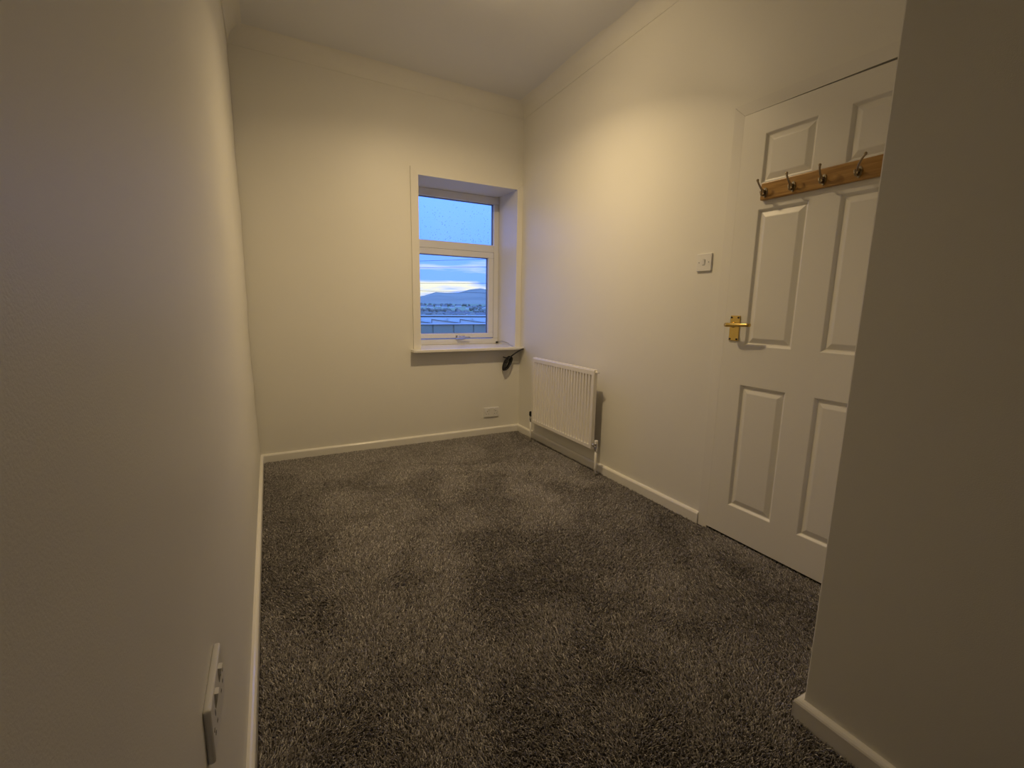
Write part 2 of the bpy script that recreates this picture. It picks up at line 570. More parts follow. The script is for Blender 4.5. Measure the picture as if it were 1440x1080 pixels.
# ------------------------------------------------------------------ door
door = thing('door_1', (W, (DY0 + DY1) / 2, 0), kind='structure')
cols_y = [(SY_(0.8100), SY_(1.0295)), (SY_(1.1470), SY_(1.3660))]
rows_z = [(SZ_(0.170), SZ_(0.777)), (SZ_(0.964), SZ_(1.571)), (SZ_(1.679), SZ_(1.889))]
ys = [DY0, cols_y[0][0], cols_y[0][1], cols_y[1][0], cols_y[1][1], DY1]
zs = [0.0175, rows_z[0][0], rows_z[0][1], rows_z[1][0], rows_z[1][1], rows_z[2][0], rows_z[2][1], DZ1 - 0.0004]
XF = W - DF
bm = bmesh.new()
def top_z(y, z):
    if z < 1.95: return z
    return z - 0.011 * ((DY1 - y) / (DY1 - DY0)) ** 1.6     # the head of the leaf has been planed away towards the hinges
grid = [[bm.verts.new((XF, y, top_z(y, z))) for y in ys] for z in zs]
for j in range(len(zs) - 1):
    for i in range(len(ys) - 1):
        if i in (1, 3) and j in (1, 3, 5):
            continue
        bm.faces.new((grid[j][i], grid[j][i + 1], grid[j + 1][i + 1], grid[j + 1][i]))
cr = [(DY0, zs[0]), (DY1, zs[0]), (DY1, top_z(DY1, zs[-1])), (DY0, top_z(DY0, zs[-1]))]
bk = [bm.verts.new((XF + 0.038, y, z)) for y, z in cr]
bm.faces.new(bk)
ring = [grid[0][i] for i in range(len(ys))] + [grid[j][-1] for j in range(1, len(zs))] + [grid[-1][i] for i in range(len(ys) - 2, -1, -1)] + [grid[j][0] for j in range(len(zs) - 2, 0, -1)]
bm.faces.new([grid[0][i] for i in range(len(ys))] + [bk[1], bk[0]])
bm.faces.new([grid[j][-1] for j in range(len(zs))] + [bk[2], bk[1]])
bm.faces.new([grid[-1][i] for i in range(len(ys) - 1, -1, -1)] + [bk[3], bk[2]])
bm.faces.new([grid[j][0] for j in range(len(zs) - 1, -1, -1)] + [bk[0], bk[3]])
bmesh.ops.recalc_face_normals(bm, faces=bm.faces)
leaf = obj('door_leaf', bm, 'door', door)
# six moulded panels, each a groove with a raised field
def door_panel(y0, y1, z0, z1):
    bm = bmesh.new()
    rr = []
    for m_, dep in ((0.0, 0.0), (0.003, 0.0015), (0.010, 0.0105), (0.014, 0.0115), (0.034, 0.0030), (0.038, 0.0020)):
        rr.append([bm.verts.new((XF + dep, y, z)) for y, z in ((y0 + m_, z0 + m_), (y1 - m_, z0 + m_), (y1 - m_, z1 - m_), (y0 + m_, z1 - m_))])
    for a, b_ in zip(rr[:-1], rr[1:]):
        for i in range(4):
            bm.faces.new((a[i], a[(i + 1) % 4], b_[(i + 1) % 4], b_[i]))
    bm.faces.new(rr[-1])
    bmesh.ops.recalc_face_normals(bm, faces=bm.faces)
    # face the room
    for f in bm.faces:
        if f.normal.x > 0: f.normal_flip()
    obj('door_panel', bm, 'door', leaf)
for (y0, y1) in cols_y:
    for (z0, z1) in rows_z:
        door_panel(y0, y1, z0, z1)
# architraves, mitred at the head
AI, AT = DY1 + 0.0005, 0.0120
bm = prism(bmesh.new(), [(AI, 0.0), (AO, 0.0), (AO, DZ1 + 0.052), (AI, DZ1)], 0, W - AT, W - 0.0003)
prism(bm, [(AI, 0.0), (AI + 0.012, 0.0), (AI + 0.012, DZ1 + 0.0125), (AI, DZ1)], 0, W - AT - 0.0012, W - AT + 0.001)
bmesh.ops.bevel(bm, geom=[e for e in bm.edges if abs(e.verts[0].co.z - e.verts[1].co.z) > 1.0], offset=0.002, segments=2, affect='EDGES')
arch = obj('architrave', bm, 'gloss', door)
bm = prism(bmesh.new(), [(AI, DZ1 + 0.0008), (AO, DZ1 + 0.0528), (0.640, DZ1 + 0.0528), (DY0 - 0.002, DZ1 + 0.0008)], 0, W - AT, W - 0.0003)
prism(bm, [(AI, DZ1 + 0.0008), (AI + 0.0115, DZ1 + 0.0125), (0.698, DZ1 + 0.0125), (DY0 - 0.002, DZ1 + 0.0008)], 0, W - AT - 0.0012, W - AT + 0.001)
obj('architrave', bm, 'gloss', door)
bm = prism(bmesh.new(), [(0.640, 0.0), (DY0 - 0.002, 0.0), (DY0 - 0.002, DZ1), (0.640, DZ1 + 0.052)], 0, W - AT, W - 0.0003)
obj('architrave', bm, 'gloss', door)
# door stop / jamb lining inside the opening
bm = bmesh.new()
box(bm, (W + 0.030, DY1 - 0.02, 0.0), (W + 0.055, DY1 + 0.003, DZ1))
box(bm, (W + 0.030, DY0 - 0.003, 0.0), (W + 0.055, DY0 + 0.02, DZ1))
box(bm, (W + 0.030, DY0, DZ1 - 0.02), (W + 0.055, DY1, DZ1 + 0.005))
obj('door_stop', bm, 'gloss', door)
# brass lever handle on its backplate
bm = bmesh.new()
box(bm, (XF - 0.006, 1.387, 0.983), (XF - 0.0002, 1.438, 1.101), 0.0025, 2)
plate = obj('handle_backplate', bm, 'brass', door)
for yy in (1.395, 1.430):
    for zz in (0.991, 1.092):
        obj('screw', T([(XF - 0.0055, yy, zz), (XF - 0.0078, yy, zz)], 0.0042, 10), 'hole', plate)
bm = bmesh.new()
lathe(bm, [(0, 0.014), (0.006, 0.013), (0.010, 0.0095), (0.040, 0.0090), (0.052, 0.0085)], (XF - 0.005, 1.4180, 1.058), (-1, 0, 0), 16)
tube(bm, [(XF - 0.050, 1.428, 1.058), (XF - 0.052, 1.418, 1.058), (XF - 0.053, 1.392, 1.0585), (XF - 0.052, 1.352, 1.060), (XF - 0.050, 1.317, 1.061), (XF - 0.047, 1.304, 1.061)],
     [0.0095, 0.0105, 0.0095, 0.0085, 0.0085, 0.0075], 12)
obj('handle_lever', bm, 'brass', door, smooth=True)

# ------------------------------------------------------------------ coat rail on the door
RL = thing('coat_rail', (XF - 0.001, 1.05, 1.60), 'varnished oak coat rail with four metal hooks fixed across the white door', 'coat rail')
obj('rail_board', B((XF - 0.020, 0.7600, 1.600), (XF - 0.0005, 1.3405, 1.673), 0.005, 3), 'oak', RL)
def coat_hook(y, lean):
    x0 = XF - 0.020
    zb = 1.629
    bm = bmesh.new()
    n = 20
    pts = [(y + 0.010 * math.cos(2 * math.pi * k / n), zb + 0.021 * math.sin(2 * math.pi * k / n)) for k in range(n)]
    prism(bm, pts, 0, x0 - 0.0035, x0 + 0.0005)
    h = obj('hook', bm, 'bronze', RL)
    bm = bmesh.new()
    prof = [(0.002, 0.004), (0.013, 0.004), (0.023, 0.009), (0.033, 0.019), (0.040, 0.030), (0.044, 0.040), (0.045, 0.044)]
    path = [(x0 - a, y + lean * (b_ / 0.044) * abs(b_ / 0.044) ** 0.3, zb + b_) for a, b_ in prof]
    tube(bm, path, [0.006, 0.0050, 0.0042, 0.0038, 0.0036, 0.0038, 0.0046], 10)
    tip = path[-1]
    bmesh.ops.create_uvsphere(bm, u_segments=10, v_segments=8, radius=0.0056, matrix=Matrix.Translation((tip[0], tip[1], tip[2] + 0.002)))
    obj('upper_prong', bm, 'bronze', h, smooth=True)
    bm = bmesh.new()
    path = [(x0 - 0.002, y, zb - 0.004), (x0 - 0.010, y, zb - 0.012), (x0 - 0.020, y, zb - 0.015), (x0 - 0.027, y, zb - 0.011), (x0 - 0.030, y, zb - 0.003)]
    tube(bm, path, [0.0055, 0.0046, 0.004, 0.004, 0.0044], 10)
    bmesh.ops.create_uvsphere(bm, u_segments=10, v_segments=8, radius=0.0052, matrix=Matrix.Translation((x0 - 0.030, y, zb - 0.001)))
    obj('lower_prong', bm, 'bronze', h, smooth=True)
    for dz in (0.014, -0.015):
        obj('screw', T([(x0 - 0.003, y, zb + dz), (x0 - 0.005, y, zb + dz)], 0.0034, 10), 'screw', h)
for y, lean in ((1.3170, 0.010), (1.1975, 0.005), (1.0800, -0.004), (0.9590, -0.034)):
    coat_hook(y, lean)

# ------------------------------------------------------------------ light switch and sockets
sw_ = thing('light_switch', (W, 1.626, 1.317), 'square white light switch on the wall beside the door', 'light switch')
obj('plate', B((W - 0.009, 1.582, 1.3175), (W - 0.0002, 1.670, 1.4045), 0.003, 3), 'plastic', sw_)
bm = prism(bmesh.new(), [(W - 0.0085, 1.348), (W - 0.0105, 1.374), (W - 0.0140, 1.372), (W - 0.0100, 1.349)], 1, 1.6195, 1.6325)
obj('rocker', bm, 'plastic', sw_)
bead = bmesh.new()
box(bead, (W - 0.0093, 1.6180, 1.3460), (W - 0.0088, 1.6340, 1.3765))
obj('rocker_surround', bead, 'greywire', sw_)
for yy in (1.597, 1.655):
    obj('screw', T([(W - 0.0088, yy, 1.361), (W - 0.0098, yy, 1.361)], 0.0032, 10), 'greywire', sw_)

def double_socket(name, label, c, u, n):
    """c: centre on the wall, u: unit vector along the wall, n: unit normal into the room"""
    c, u, n = Vector(c), Vector(u), Vector(n)
    up = Vector((0, 0, 1))
    Mx = Matrix((( u.x, up.x, n.x, c.x), (u.y, up.y, n.y, c.y), (u.z, up.z, n.z, c.z), (0, 0, 0, 1)))
    root = thing(name, c - up * 0.043, label, 'socket')
    def place(nm, bm, mat, par):
        bmesh.ops.transform(bm, matrix=Mx, verts=bm.verts)
        bmesh.ops.recalc_face_normals(bm, faces=bm.faces)
        return obj(nm, bm, mat, par)
    place('plate', B((-0.073, -0.043, 0.0002), (0.073, 0.043, 0.0105), 0.004, 3), 'plastic', root)
    for s in (-1, 1):
        # rocker tilted, near the upper inner part
        bm = prism(bmesh.new(), [(0.010, 0.010), (0.034, 0.010), (0.033, 0.0155), (0.011, 0.0112)], 0, s * 0.026 - 0.0065, s * 0.026 + 0.0065)
        place('rocker', bm, 'plastic', root)
        for (hx_, hz_, wx, wz) in ((s * 0.040, 0.010, 0.0018, 0.004), (s * 0.040 - 0.011, -0.013, 0.0032, 0.0016), (s * 0.040 + 0.011, -0.013, 0.0032, 0.0016)):
            place('pin_hole', B((hx_ - wx, hz_ - wz, 0.0100), (hx_ + wx, hz_ + wz, 0.0108)), 'hole', root)
    for s in (-1, 1):
        place('screw', T([(s * 0.0605, 0, 0.0102), (s * 0.0605, 0, 0.0114)], 0.0032, 10), 'screw', root)
    return root
double_socket('wall_socket', 'white double power socket low under the window near the corner', (1.8005, D, 0.2010), (1, 0, 0), (0, -1, 0))
double_socket('wall_socket', 'white double power socket on the left wall in the foreground', (-0.0006, 0.732, 0.5340), (0, 1, 0), (1, 0, 0))

# ------------------------------------------------------------------ radiator
RY0, RY1, RZ0, RZ1 = 2.3437, 3.1336, 0.1795, 0.7232
RX = W - 0.100
rad = thing('radiator', (W - 0.06, (RY0 + RY1) / 2, 0.0), 'white fluted panel radiator on the right wall below the window corner', 'radiator')
NF = 23
bm = bmesh.new()
yc = []
e0 = 0.018
pitch = (RY1 - RY0 - 2 * e0) / NF
pts = [(RY0, 0.0), (RY0 + e0, 0.0)]
for k in range(NF):
    for s in (0.22, 0.32, 0.42, 0.5, 0.58, 0.68, 0.78):
        d = (0.5 * (1 - math.cos(2 * math.pi * (s - 0.20) / 0.60))) ** 0.8
        pts.append((RY0 + e0 + pitch * (k + s), d))
pts += [(RY1 - e0, 0.0), (RY1, 0.0)]
zr = [(RZ0, 0.0, 0.010), (RZ0 + 0.003, 0.0, 0.003), (RZ0 + 0.008, 0.0, 0.0), (RZ0 + 0.030, 0.0, 0.0), (RZ0 + 0.034, 0.5, 0.0), (RZ0 + 0.041, 1.0, 0.0),
      (RZ1 - 0.047, 1.0, 0.0), (RZ1 - 0.039, 0.5, 0.0), (RZ1 - 0.034, 0.0, 0.0), (RZ1 - 0.007, 0.0, 0.0), (RZ1 - 0.003, 0.0, 0.003), (RZ1, 0.0, 0.009)]
gr = [[bm.verts.new((RX + 0.018 * d * a + off, y, z)) for y, d in pts] for z, a, off in zr]
for j in range(len(zr) - 1):
    for i in range(len(pts) - 1):
        bm.faces.new((gr[j][i], gr[j][i + 1], gr[j + 1][i + 1], gr[j + 1][i]))
bmesh.ops.recalc_face_normals(bm, faces=bm.faces)
for f in bm.faces:
    if f.normal.x > 0.2: f.normal_flip()
fp = obj('fluted_panel', bm, 'radiator', rad, smooth=True)
fp.data.set_sharp_from_angle(angle=math.radians(28))
obj('back_panel', B((RX + 0.0195, RY0 + 0.002, RZ0 + 0.002), (RX + 0.027, RY1 - 0.002, RZ1 - 0.002), 0.004), 'radiator', rad)
for y0, y1 in ((RY0 - 0.002, RY0 + 0.004), (RY1 - 0.004, RY1 + 0.002)):
    obj('end_cap', B((RX + 0.001, y0, RZ0 + 0.002), (RX + 0.028, y1, RZ1 - 0.001), 0.002), 'radiator', rad)
obj('top_cover', B((RX + 0.002, RY0, RZ1 - 0.003), (RX + 0.028, RY1, RZ1 + 0.001), 0.001), 'radiator', rad)
for y in (RY0 + 0.14, RY1 - 0.14):
    obj('wall_bracket', B((RX + 0.027, y - 0.018, RZ0 + 0.10), (W - 0.0005, y + 0.018, RZ1 - 0.08), 0.002), 'radiator', rad)
# air vent at the top of the near end
bm = bmesh.new()
lathe(bm, [(0, 0.008), (0.010, 0.008), (0.011, 0.0065), (0.020, 0.0065), (0.021, 0.004), (0.027, 0.004)], (RX + 0.016, RY0 - 0.002, RZ1 - 0.016), (0, -1, 0), 12)
vent = obj('air_vent', bm, 'radiator', rad)
obj('vent_key_stub', T([(RX + 0.016, RY0 - 0.028, RZ1 - 0.016), (RX + 0.016, RY0 - 0.033, RZ1 - 0.016)], 0.0045, 8), 'chrome', vent)
# near-end lockshield valve: chrome body, elbow and white pipe to the floor
def valve(ye, s, head):
    """ye: radiator end, s: direction away from the radiator along y"""
    zc = RZ0 + 0.036
    xc = RX + 0.016
    yp = ye + s * 0.036
    bm = bmesh.new()
    lathe(bm, [(0, 0.012), (0.010, 0.012), (0.011, 0.015), (0.022, 0.015), (0.023, 0.010), (0.036, 0.010)], (xc, ye + s * 0.001, zc), (0, s, 0), 14)
    v = obj('valve_union', bm, 'chrome', rad, smooth=False)
    bm = bmesh.new()
    lathe(bm, [(-0.034, 0.010), (-0.020, 0.0105), (-0.019, 0.0135), (-0.004, 0.0135), (0.0, 0.012), (0.016, 0.012)], (xc, yp, zc), (0, 0, 1), 14)
    obj('valve_body', bm, 'chrome', v)
    bm = bmesh.new()
    if head == 'cap':
        lathe(bm, [(0, 0.012), (0.002, 0.0135), (0.020, 0.0125), (0.024, 0.010)], (xc, yp, zc + 0.014), (0, 0, 1), 16)
        obj('valve_cap', bm, 'plastic', v)
    else:
        lathe(bm, [(0, 0.012), (0.004, 0.014), (0.030, 0.014), (0.036, 0.011)], (xc, yp, zc + 0.014), (0, 0, 1), 16)
        obj('valve_head', bm, 'hole', v)
    obj('pipe', T([(xc, yp, zc - 0.030), (xc, yp, 0.07), (xc, yp, 0.0102)], 0.0078, 12), 'gloss', rad, smooth=True)
valve(RY0 - 0.002, -1, 'cap')
valve(RY1 + 0.002, 1, 'head')

# ------------------------------------------------------------------ black cable coiled up below the sill corner
cab = thing('coiled_cable', (1.95, D - 0.04, 0.56), 'black cable coiled up and hanging from the end of the window sill', 'cable')
def loop_pts(c, a, b_, tilt, ph0, turns, yo, n=26):
    out = []
    for k in range(int(n * turns) + 1):
        t = ph0 + 2 * math.pi * k / n
        px, pz = a * math.cos(t), b_ * math.sin(t)
        out.append((c[0] + px * math.cos(tilt) - pz * math.sin(tilt), yo + 0.005 * math.sin(t * 1.3 + ph0), c[1] + px * math.sin(tilt) + pz * math.cos(tilt)))
    return out
for k in range(6):
    a = random.uniform(0.016, 0.030)
    b_ = random.uniform(0.052, 0.066)
    c = (1.937 + random.uniform(-0.010, 0.010), 0.635 + random.uniform(-0.008, 0.008))
    obj('loop', T(loop_pts(c, a, b_, -0.52 + random.uniform(-0.12, 0.12), k * 1.1, 1.0, D - 0.020 - 0.008 * k), 0.0048, 8), 'cable', cab, smooth=True)
obj('lead', T([(2.062, D - 0.100, 0.764), (2.040, D - 0.096, 0.757), (2.010, D - 0.082, 0.737), (1.985, D - 0.065, 0.715), (1.965, D - 0.050, 0.695), (1.945, D - 0.045, 0.668), (1.925, D - 0.045, 0.640)], 0.0058, 8), 'cable', cab, smooth=True)
obj('loose_end', T([(1.965, D - 0.050, 0.680), (1.930, D - 0.055, 0.683), (1.900, D - 0.058, 0.688), (1.884, D - 0.060, 0.694)], 0.0046, 8), 'cable', cab, smooth=True)
obj('cable_tie', T(loop_pts((1.948, 0.648), 0.013, 0.026, 1.05, 0, 1.0, D - 0.045), 0.0022, 6), 'cable', cab, smooth=True)
wire = obj('thin_wire', T([(2.0195, WY - 0.004, 0.792), (2.0200, D + 0.24, 0.806), (2.0200, D + 0.14, 0.800), (2.017, D + 0.06, 0.783), (2.003, D + 0.01, 0.7812), (1.994, D - 0.03, 0.7812)], 0.0016, 6), 'greywire', None, smooth=True)
tag(wire, 'thin grey wire trailing over the window sill in the corner', 'wire')

# ------------------------------------------------------------------ ceiling light (its lower rim is just above the picture)
zc = zl(LAMP.x, LAMP.y) + CV
cl = thing('ceiling_light', (LAMP.x, LAMP.y, zc), 'small ceiling light fitting with bright warm bulbs at the top edge', 'ceiling light')
bm = bmesh.new()
lathe(bm, [(0.0, 0.070), (-0.012, 0.070), (-0.018, 0.064), (-0.020, 0.010)], (LAMP.x, LAMP.y, zc), (0, 0, 1), 32)
obj('ceiling_plate', bm, 'gloss', cl)
obj('stem', T([(LAMP.x, LAMP.y, zc - 0.018), (LAMP.x, LAMP.y, zc - 0.110)], 0.009, 12), 'chrome', cl)
def bulb_mat():
    m = bpy.data.materials.new('warm_bulb')
    m.use_nodes = True
    nt = m.node_tree
    nt.nodes.clear()
    out = nt.nodes.new('ShaderNodeOutputMaterial')
    em = nt.nodes.new('ShaderNodeEmission')
    em.inputs[0].default_value = (1.0, 0.72, 0.38, 1)
    em.inputs[1].default_value = 14.0
    nt.links.new(em.outputs[0], out.inputs[0])
    return m
M['bulb'] = bulb_mat()
heads = [((0.035, 0.010), (0.60, 0.00, -0.80), 0.36, 178), ((-0.030, 0.030), (0.04, 0.40, -0.92), 0.58, 158), ((-0.015, -0.040), (0.00, 0.20, -0.98), 2.15, 144)]
for (dx, dy), dr, pw, spread in heads:
    d = Vector(dr).normalized()
    c = Vector((LAMP.x + dx, LAMP.y + dy, zc - 0.125))
    bm = bmesh.new()
    lathe(bm, [(-0.045, 0.012), (-0.040, 0.022), (0.020, 0.030), (0.035, 0.032), (0.035, 0.029), (0.018, 0.026), (0.010, 0.004)], c + d * 0.03, d, 24)
    h = obj('spot_head', bm, 'chrome', cl, smooth=True)
    bm = bmesh.new()
    lathe(bm, [(0.0, 0.024), (0.004, 0.025), (0.008, 0.020)], c + d * 0.055, d, 20)
    obj('bulb', bm, 'bulb', h)
    ld = bpy.data.lights.new('spot_bulb_light', 'AREA')
    ld.shape = 'DISK'
    ld.size = 0.05
    ld.spread = math.radians(spread)
    ld.energy = LAMP_W * pw
    ld.color = LAMP_COL
    lo = link(bpy.data.objects.new('spot_bulb_light', ld))
    lo.rotation_euler = d.to_track_quat('-Z', 'Y').to_euler()
    lo.location = c + d * 0.070 - Vector((LAMP.x, LAMP.y, zc))
    lo.parent = cl

# added bulbless point light beside the fitting: ceiling halo and general wall fill
gd = bpy.data.lights.new('fitting_fill_light', 'POINT')
gd.energy = LAMP_W * 0.36
gd.shadow_soft_size = 0.03
gd.color = LAMP_COL
go = link(bpy.data.objects.new('fitting_fill_light', gd))
go.location = (0.05, 0.085, -0.085)
go.parent = cl

# ------------------------------------------------------------------ carpet: twisted pile tufts, brushed this way and that
def build_carpet():
    N = 420000
    x = rng.uniform(ST + 0.004, W - 0.006, N)
    y = rng.uniform(-0.15, D - ST - 0.004, N)
    keep = ((x < XN - ST - 0.006) | (y > YN + ST + 0.006)) & ((x < W - ST - 0.005) | (y < AO - 0.05) & (y > 0.74))
    x, y = x[keep], y[keep]
    n = len(x)
    # smooth random fields from sums of cosines
    def field(scale, terms, seed):
        r = np.random.default_rng(seed)
        out = np.zeros(n)
        for _ in range(terms):
            a = r.uniform(0, 2 * np.pi)
            k = scale * r.uniform(0.5, 1.6)
            out += np.cos(k * (x * np.cos(a) + y * np.sin(a)) + r.uniform(0, 2 * np.pi))
        return out / np.sqrt(terms / 2)
    big = field(4.5, 10, 1) + 0.9 * field(11.0, 14, 2) + 0.6 * field(26.0, 16, 3)
    lean_y = -0.45 * np.tanh(big * 0.9) + 0.10                      # pile brushed towards / away from the window
    lean_x = 0.35 * np.tanh(field(6.0, 10, 4)) + 0.2 * field(20.0, 12, 5)
    hgt = rng.uniform(0.0060, 0.0098, n)
    lx = (lean_x + rng.normal(0, 0.50, n)) * hgt
    ly = (lean_y + rng.normal(0, 0.50, n)) * hgt
    r = rng.uniform(0.0018, 0.0031, n)
    th = rng.uniform(0, 2 * np.pi, n)
    V = np.empty((n, 6, 3), np.float32)
    for k in range(3):
        a = th + k * 2 * np.pi / 3
        V[:, k, 0] = x + r * np.cos(a); V[:, k, 1] = y + r * np.sin(a); V[:, k, 2] = 0.0
        a2 = a + 0.9
        V[:, k + 3, 0] = x + lx + 0.55 * r * np.cos(a2); V[:, k + 3, 1] = y + ly + 0.55 * r * np.sin(a2)
        V[:, k + 3, 2] = hgt
    np.clip(V[:, :, 1], -0.2, D - ST - 0.0005, out=V[:, :, 1])
    np.clip(V[:, :, 0], ST + 0.0005, W - 0.0015, out=V[:, :, 0])
    base = (np.arange(n) * 6)[:, None]
    q = [[0, 1, 4, 3], [1, 2, 5, 4], [2, 0, 3, 5]]
    quads = np.concatenate([base + np.array(k)[None, :] for k in q], 0).reshape(-1, 4)
    tris = base + np.array([3, 4, 5])[None, :]
    nv = n * 6
    # backing sheet
    sheet = np.array([[ST, YB + ST, 0], [XN - ST, YB + ST, 0], [XN - ST, YN + ST, 0], [ST, YN + ST, 0], [ST, YN + ST, 0], [W - ST, YN + ST, 0], [W - ST, D - ST, 0], [ST, D - ST, 0]], np.float32)
    verts = np.concatenate([V.reshape(-1, 3), sheet], 0)
    loops = np.concatenate([quads.ravel(), tris.ravel(), np.arange(nv, nv + 8)])
    cnt = np.concatenate([np.full(len(quads), 4), np.full(n, 3), [4, 4]])
    starts = np.concatenate([[0], np.cumsum(cnt)[:-1]])
    me = bpy.data.meshes.new('carpet')
    me.vertices.add(len(verts)); me.loops.add(len(loops)); me.polygons.add(len(cnt))
    me.vertices.foreach_set('co', verts.ravel())
    me.loops.foreach_set('vertex_index', loops.astype(np.int32))
    me.polygons.foreach_set('loop_start', starts.astype(np.int32))
    me.polygons.foreach_set('loop_total', cnt.astype(np.int32))
    me.update(calc_edges=True)
    # yarn colours: charcoal, mid grey-brown and pale flecks
    t = rng.random(n)
    c = np.empty((n, 3), np.float32)
    c[:] = (0.128, 0.117, 0.110)
    c[t > 0.42] = (0.190, 0.176, 0.166)
    c[t > 0.74] = (0.270, 0.254, 0.240)
    c[t > 0.93] = (0.40, 0.38, 0.36)
    c *= rng.uniform(1.25, 1.88, (n, 1))
    np.clip(c, 0, 0.82, out=c)
    C4 = np.ones((len(verts), 4), np.float32)
    C4[:nv, :3] = np.repeat(c, 6, axis=0)
    C4[nv:, :3] = (0.07, 0.06, 0.055)
    at = me.attributes.new('yarn', 'FLOAT_COLOR', 'POINT')
    at.data.foreach_set('color', C4.ravel())
    me.materials.append(M['carpet'])
    o = link(bpy.data.objects.new('carpet', me))
    tag(o, 'dark grey flecked twist pile carpet covering the whole floor', 'carpet', kind='stuff')
    return o
build_carpet()

# ------------------------------------------------------------------ outside: valley, hills, workshop roofs, wires
def ext_mat(name, c1, c2, scale, rough=0.95, aniso=(1, 1, 1)):
    m, nt, b, out = new_mat(name)
    geo = nd(nt, 'ShaderNodeNewGeometry')
    mp = nd(nt, 'ShaderNodeMapping')
    mp.inputs['Scale'].default_value = aniso
    nt.links.new(geo.outputs['Position'], mp.inputs[0])
    n = nd(nt, 'ShaderNodeTexNoise', Scale=scale, Detail=5.0)
    nt.links.new(mp.outputs[0], n.inputs['Vector'])
    r = nd(nt, 'ShaderNodeValToRGB')
    r.color_ramp.elements[0].position = 0.35
    r.color_ramp.elements[0].color = (*c1, 1)
    r.color_ramp.elements[1].position = 0.65
    r.color_ramp.elements[1].color = (*c2, 1)
    nt.links.new(n.outputs['Fac'], r.inputs[0])
    nt.links.new(r.outputs[0], b.inputs['Base Color'])
    b.inputs['Roughness'].default_value = rough
    b.inputs['Specular IOR Level'].default_value = 0.15
    return m
M['moor'] = ext_mat('moorland', (0.24, 0.21, 0.12), (0.32, 0.28, 0.16), 0.004)
M['fields'] = ext_mat('valley_fields', (0.19, 0.20, 0.085), (0.30, 0.31, 0.13), 0.012, aniso=(1, 0.4, 1))
M['tree'] = ext_mat('bare_winter_trees', (0.19, 0.17, 0.11), (0.27, 0.24, 0.155), 0.08)
M['render'] = ext_mat('pale_house_walls', (0.62, 0.58, 0.45), (0.72, 0.68, 0.54), 0.3)
M['slate'] = ext_mat('slate_roof', (0.16, 0.15, 0.12), (0.24, 0.22, 0.17), 0.5)
M['sheet'] = ext_mat('pale_roof_sheet', (0.56, 0.55, 0.44), (0.64, 0.63, 0.50), 0.4)
M['cladding'] = ext_mat('grey_wall_cladding', (0.28, 0.27, 0.155), (0.36, 0.34, 0.20), 0.35)
M['tarmac'] = ext_mat('wet_yard', (0.10, 0.10, 0.11), (0.16, 0.16, 0.17), 0.2)

def interp(t, xs, ys_):
    for i in range(len(xs) - 1):
        if t <= xs[i + 1]:
            u = max(0.0, (t - xs[i]) / (xs[i + 1] - xs[i]))
            return ys_[i] + (ys_[i + 1] - ys_[i]) * u
    return ys_[-1]
def ridge(a):
    return interp(a, [-1.5, -0.4, 0.1, 0.25, 0.30, 0.335, 0.385, 0.435, 0.47, 0.6, 1.0, 2.0],
                  [0.03, 0.02, 0.012, 0.010, 0.0175, 0.0300, 0.0280, 0.0425, 0.0385, 0.030, 0.034, 0.02])
def terrain(x, y):
    a = x / y
    b = interp(y, [8, 60, 150, 400, 700, 1200, 1800, 3000, 3600], [-0.62, -0.10, -0.055, -0.032, -0.020, -0.006, 0.003, 1.0, 1.0])
    if y > 1800:
        b = 0.003 + (ridge(a) - 0.003) * min(1.0, (y - 1800) / 1200.0) ** 0.8
        if y > 3000: b = ridge(a) * (1 - (y - 3000) / 900.0)
    z = CAM.z + b * y
    z += noise.noise(Vector((x * 0.004, y * 0.004, 0))) * y * 0.0025
    return z
def ground(name, y0, y1, ny_, mat, label, cat):
    bm = bmesh.new()
    rows = []
    for j in range(ny_ + 1):
        y = y0 * (y1 / y0) ** (j / ny_)
        rows.append([bm.verts.new((y * (-1.3 + 3.0 * i / 110.0), y, terrain(y * (-1.3 + 3.0 * i / 110.0), y))) for i in range(111)])
    for j in range(ny_):
        for i in range(110):
            bm.faces.new((rows[j][i], rows[j][i + 1], rows[j + 1][i + 1], rows[j + 1][i]))
    bmesh.ops.recalc_face_normals(bm, faces=bm.faces)
    for f in bm.faces:
        if f.normal.z < 0: f.normal_flip()
    o = obj(name, bm, mat, smooth=True)
    tag(o, label, cat, kind='structure')
    return o
ground('yard', 8, 60, 10, 'tarmac', 'dark wet yard below the window outside', 'ground')
ground('valley_floor', 60, 1800, 40, 'fields', 'green and brown valley fields seen through the window', 'fields')
ground('moorland_hill', 1800, 3700, 26, 'moor', 'blue grey moorland hill on the skyline through the window', 'hill')

# winter woods on the valley side
bm = bmesh.new()
for i in range(900):
    y = random.choice([random.uniform(330, 520), random.uniform(600, 900), random.uniform(1000, 1500)])
    a = random.uniform(0.15, 0.65)
    if noise.noise(Vector((a * 14, y * 0.006, 5.0))) < -0.05:
        continue
    x = a * y
    if 430 < y < 520 or 1120 < y < 1340:
        continue
    h = random.uniform(4, 8) * (1 + y / 2500)
    ret = bmesh.ops.create_icosphere(bm, subdivisions=1, radius=1.0)
    z = terrain(x, y)
    for q in ret['verts']:
        s = random.uniform(0.8, 1.15)
        q.co = Vector((q.co.x * h * 0.55 * s + x, q.co.y * h * 0.55 * s + y, q.co.z * h * 0.5 * s + z + h * 0.42))
wd = obj('woodland', bm, 'tree')
tag(wd, 'dark bare winter woods covering the valley side through the window', 'trees', kind='stuff')

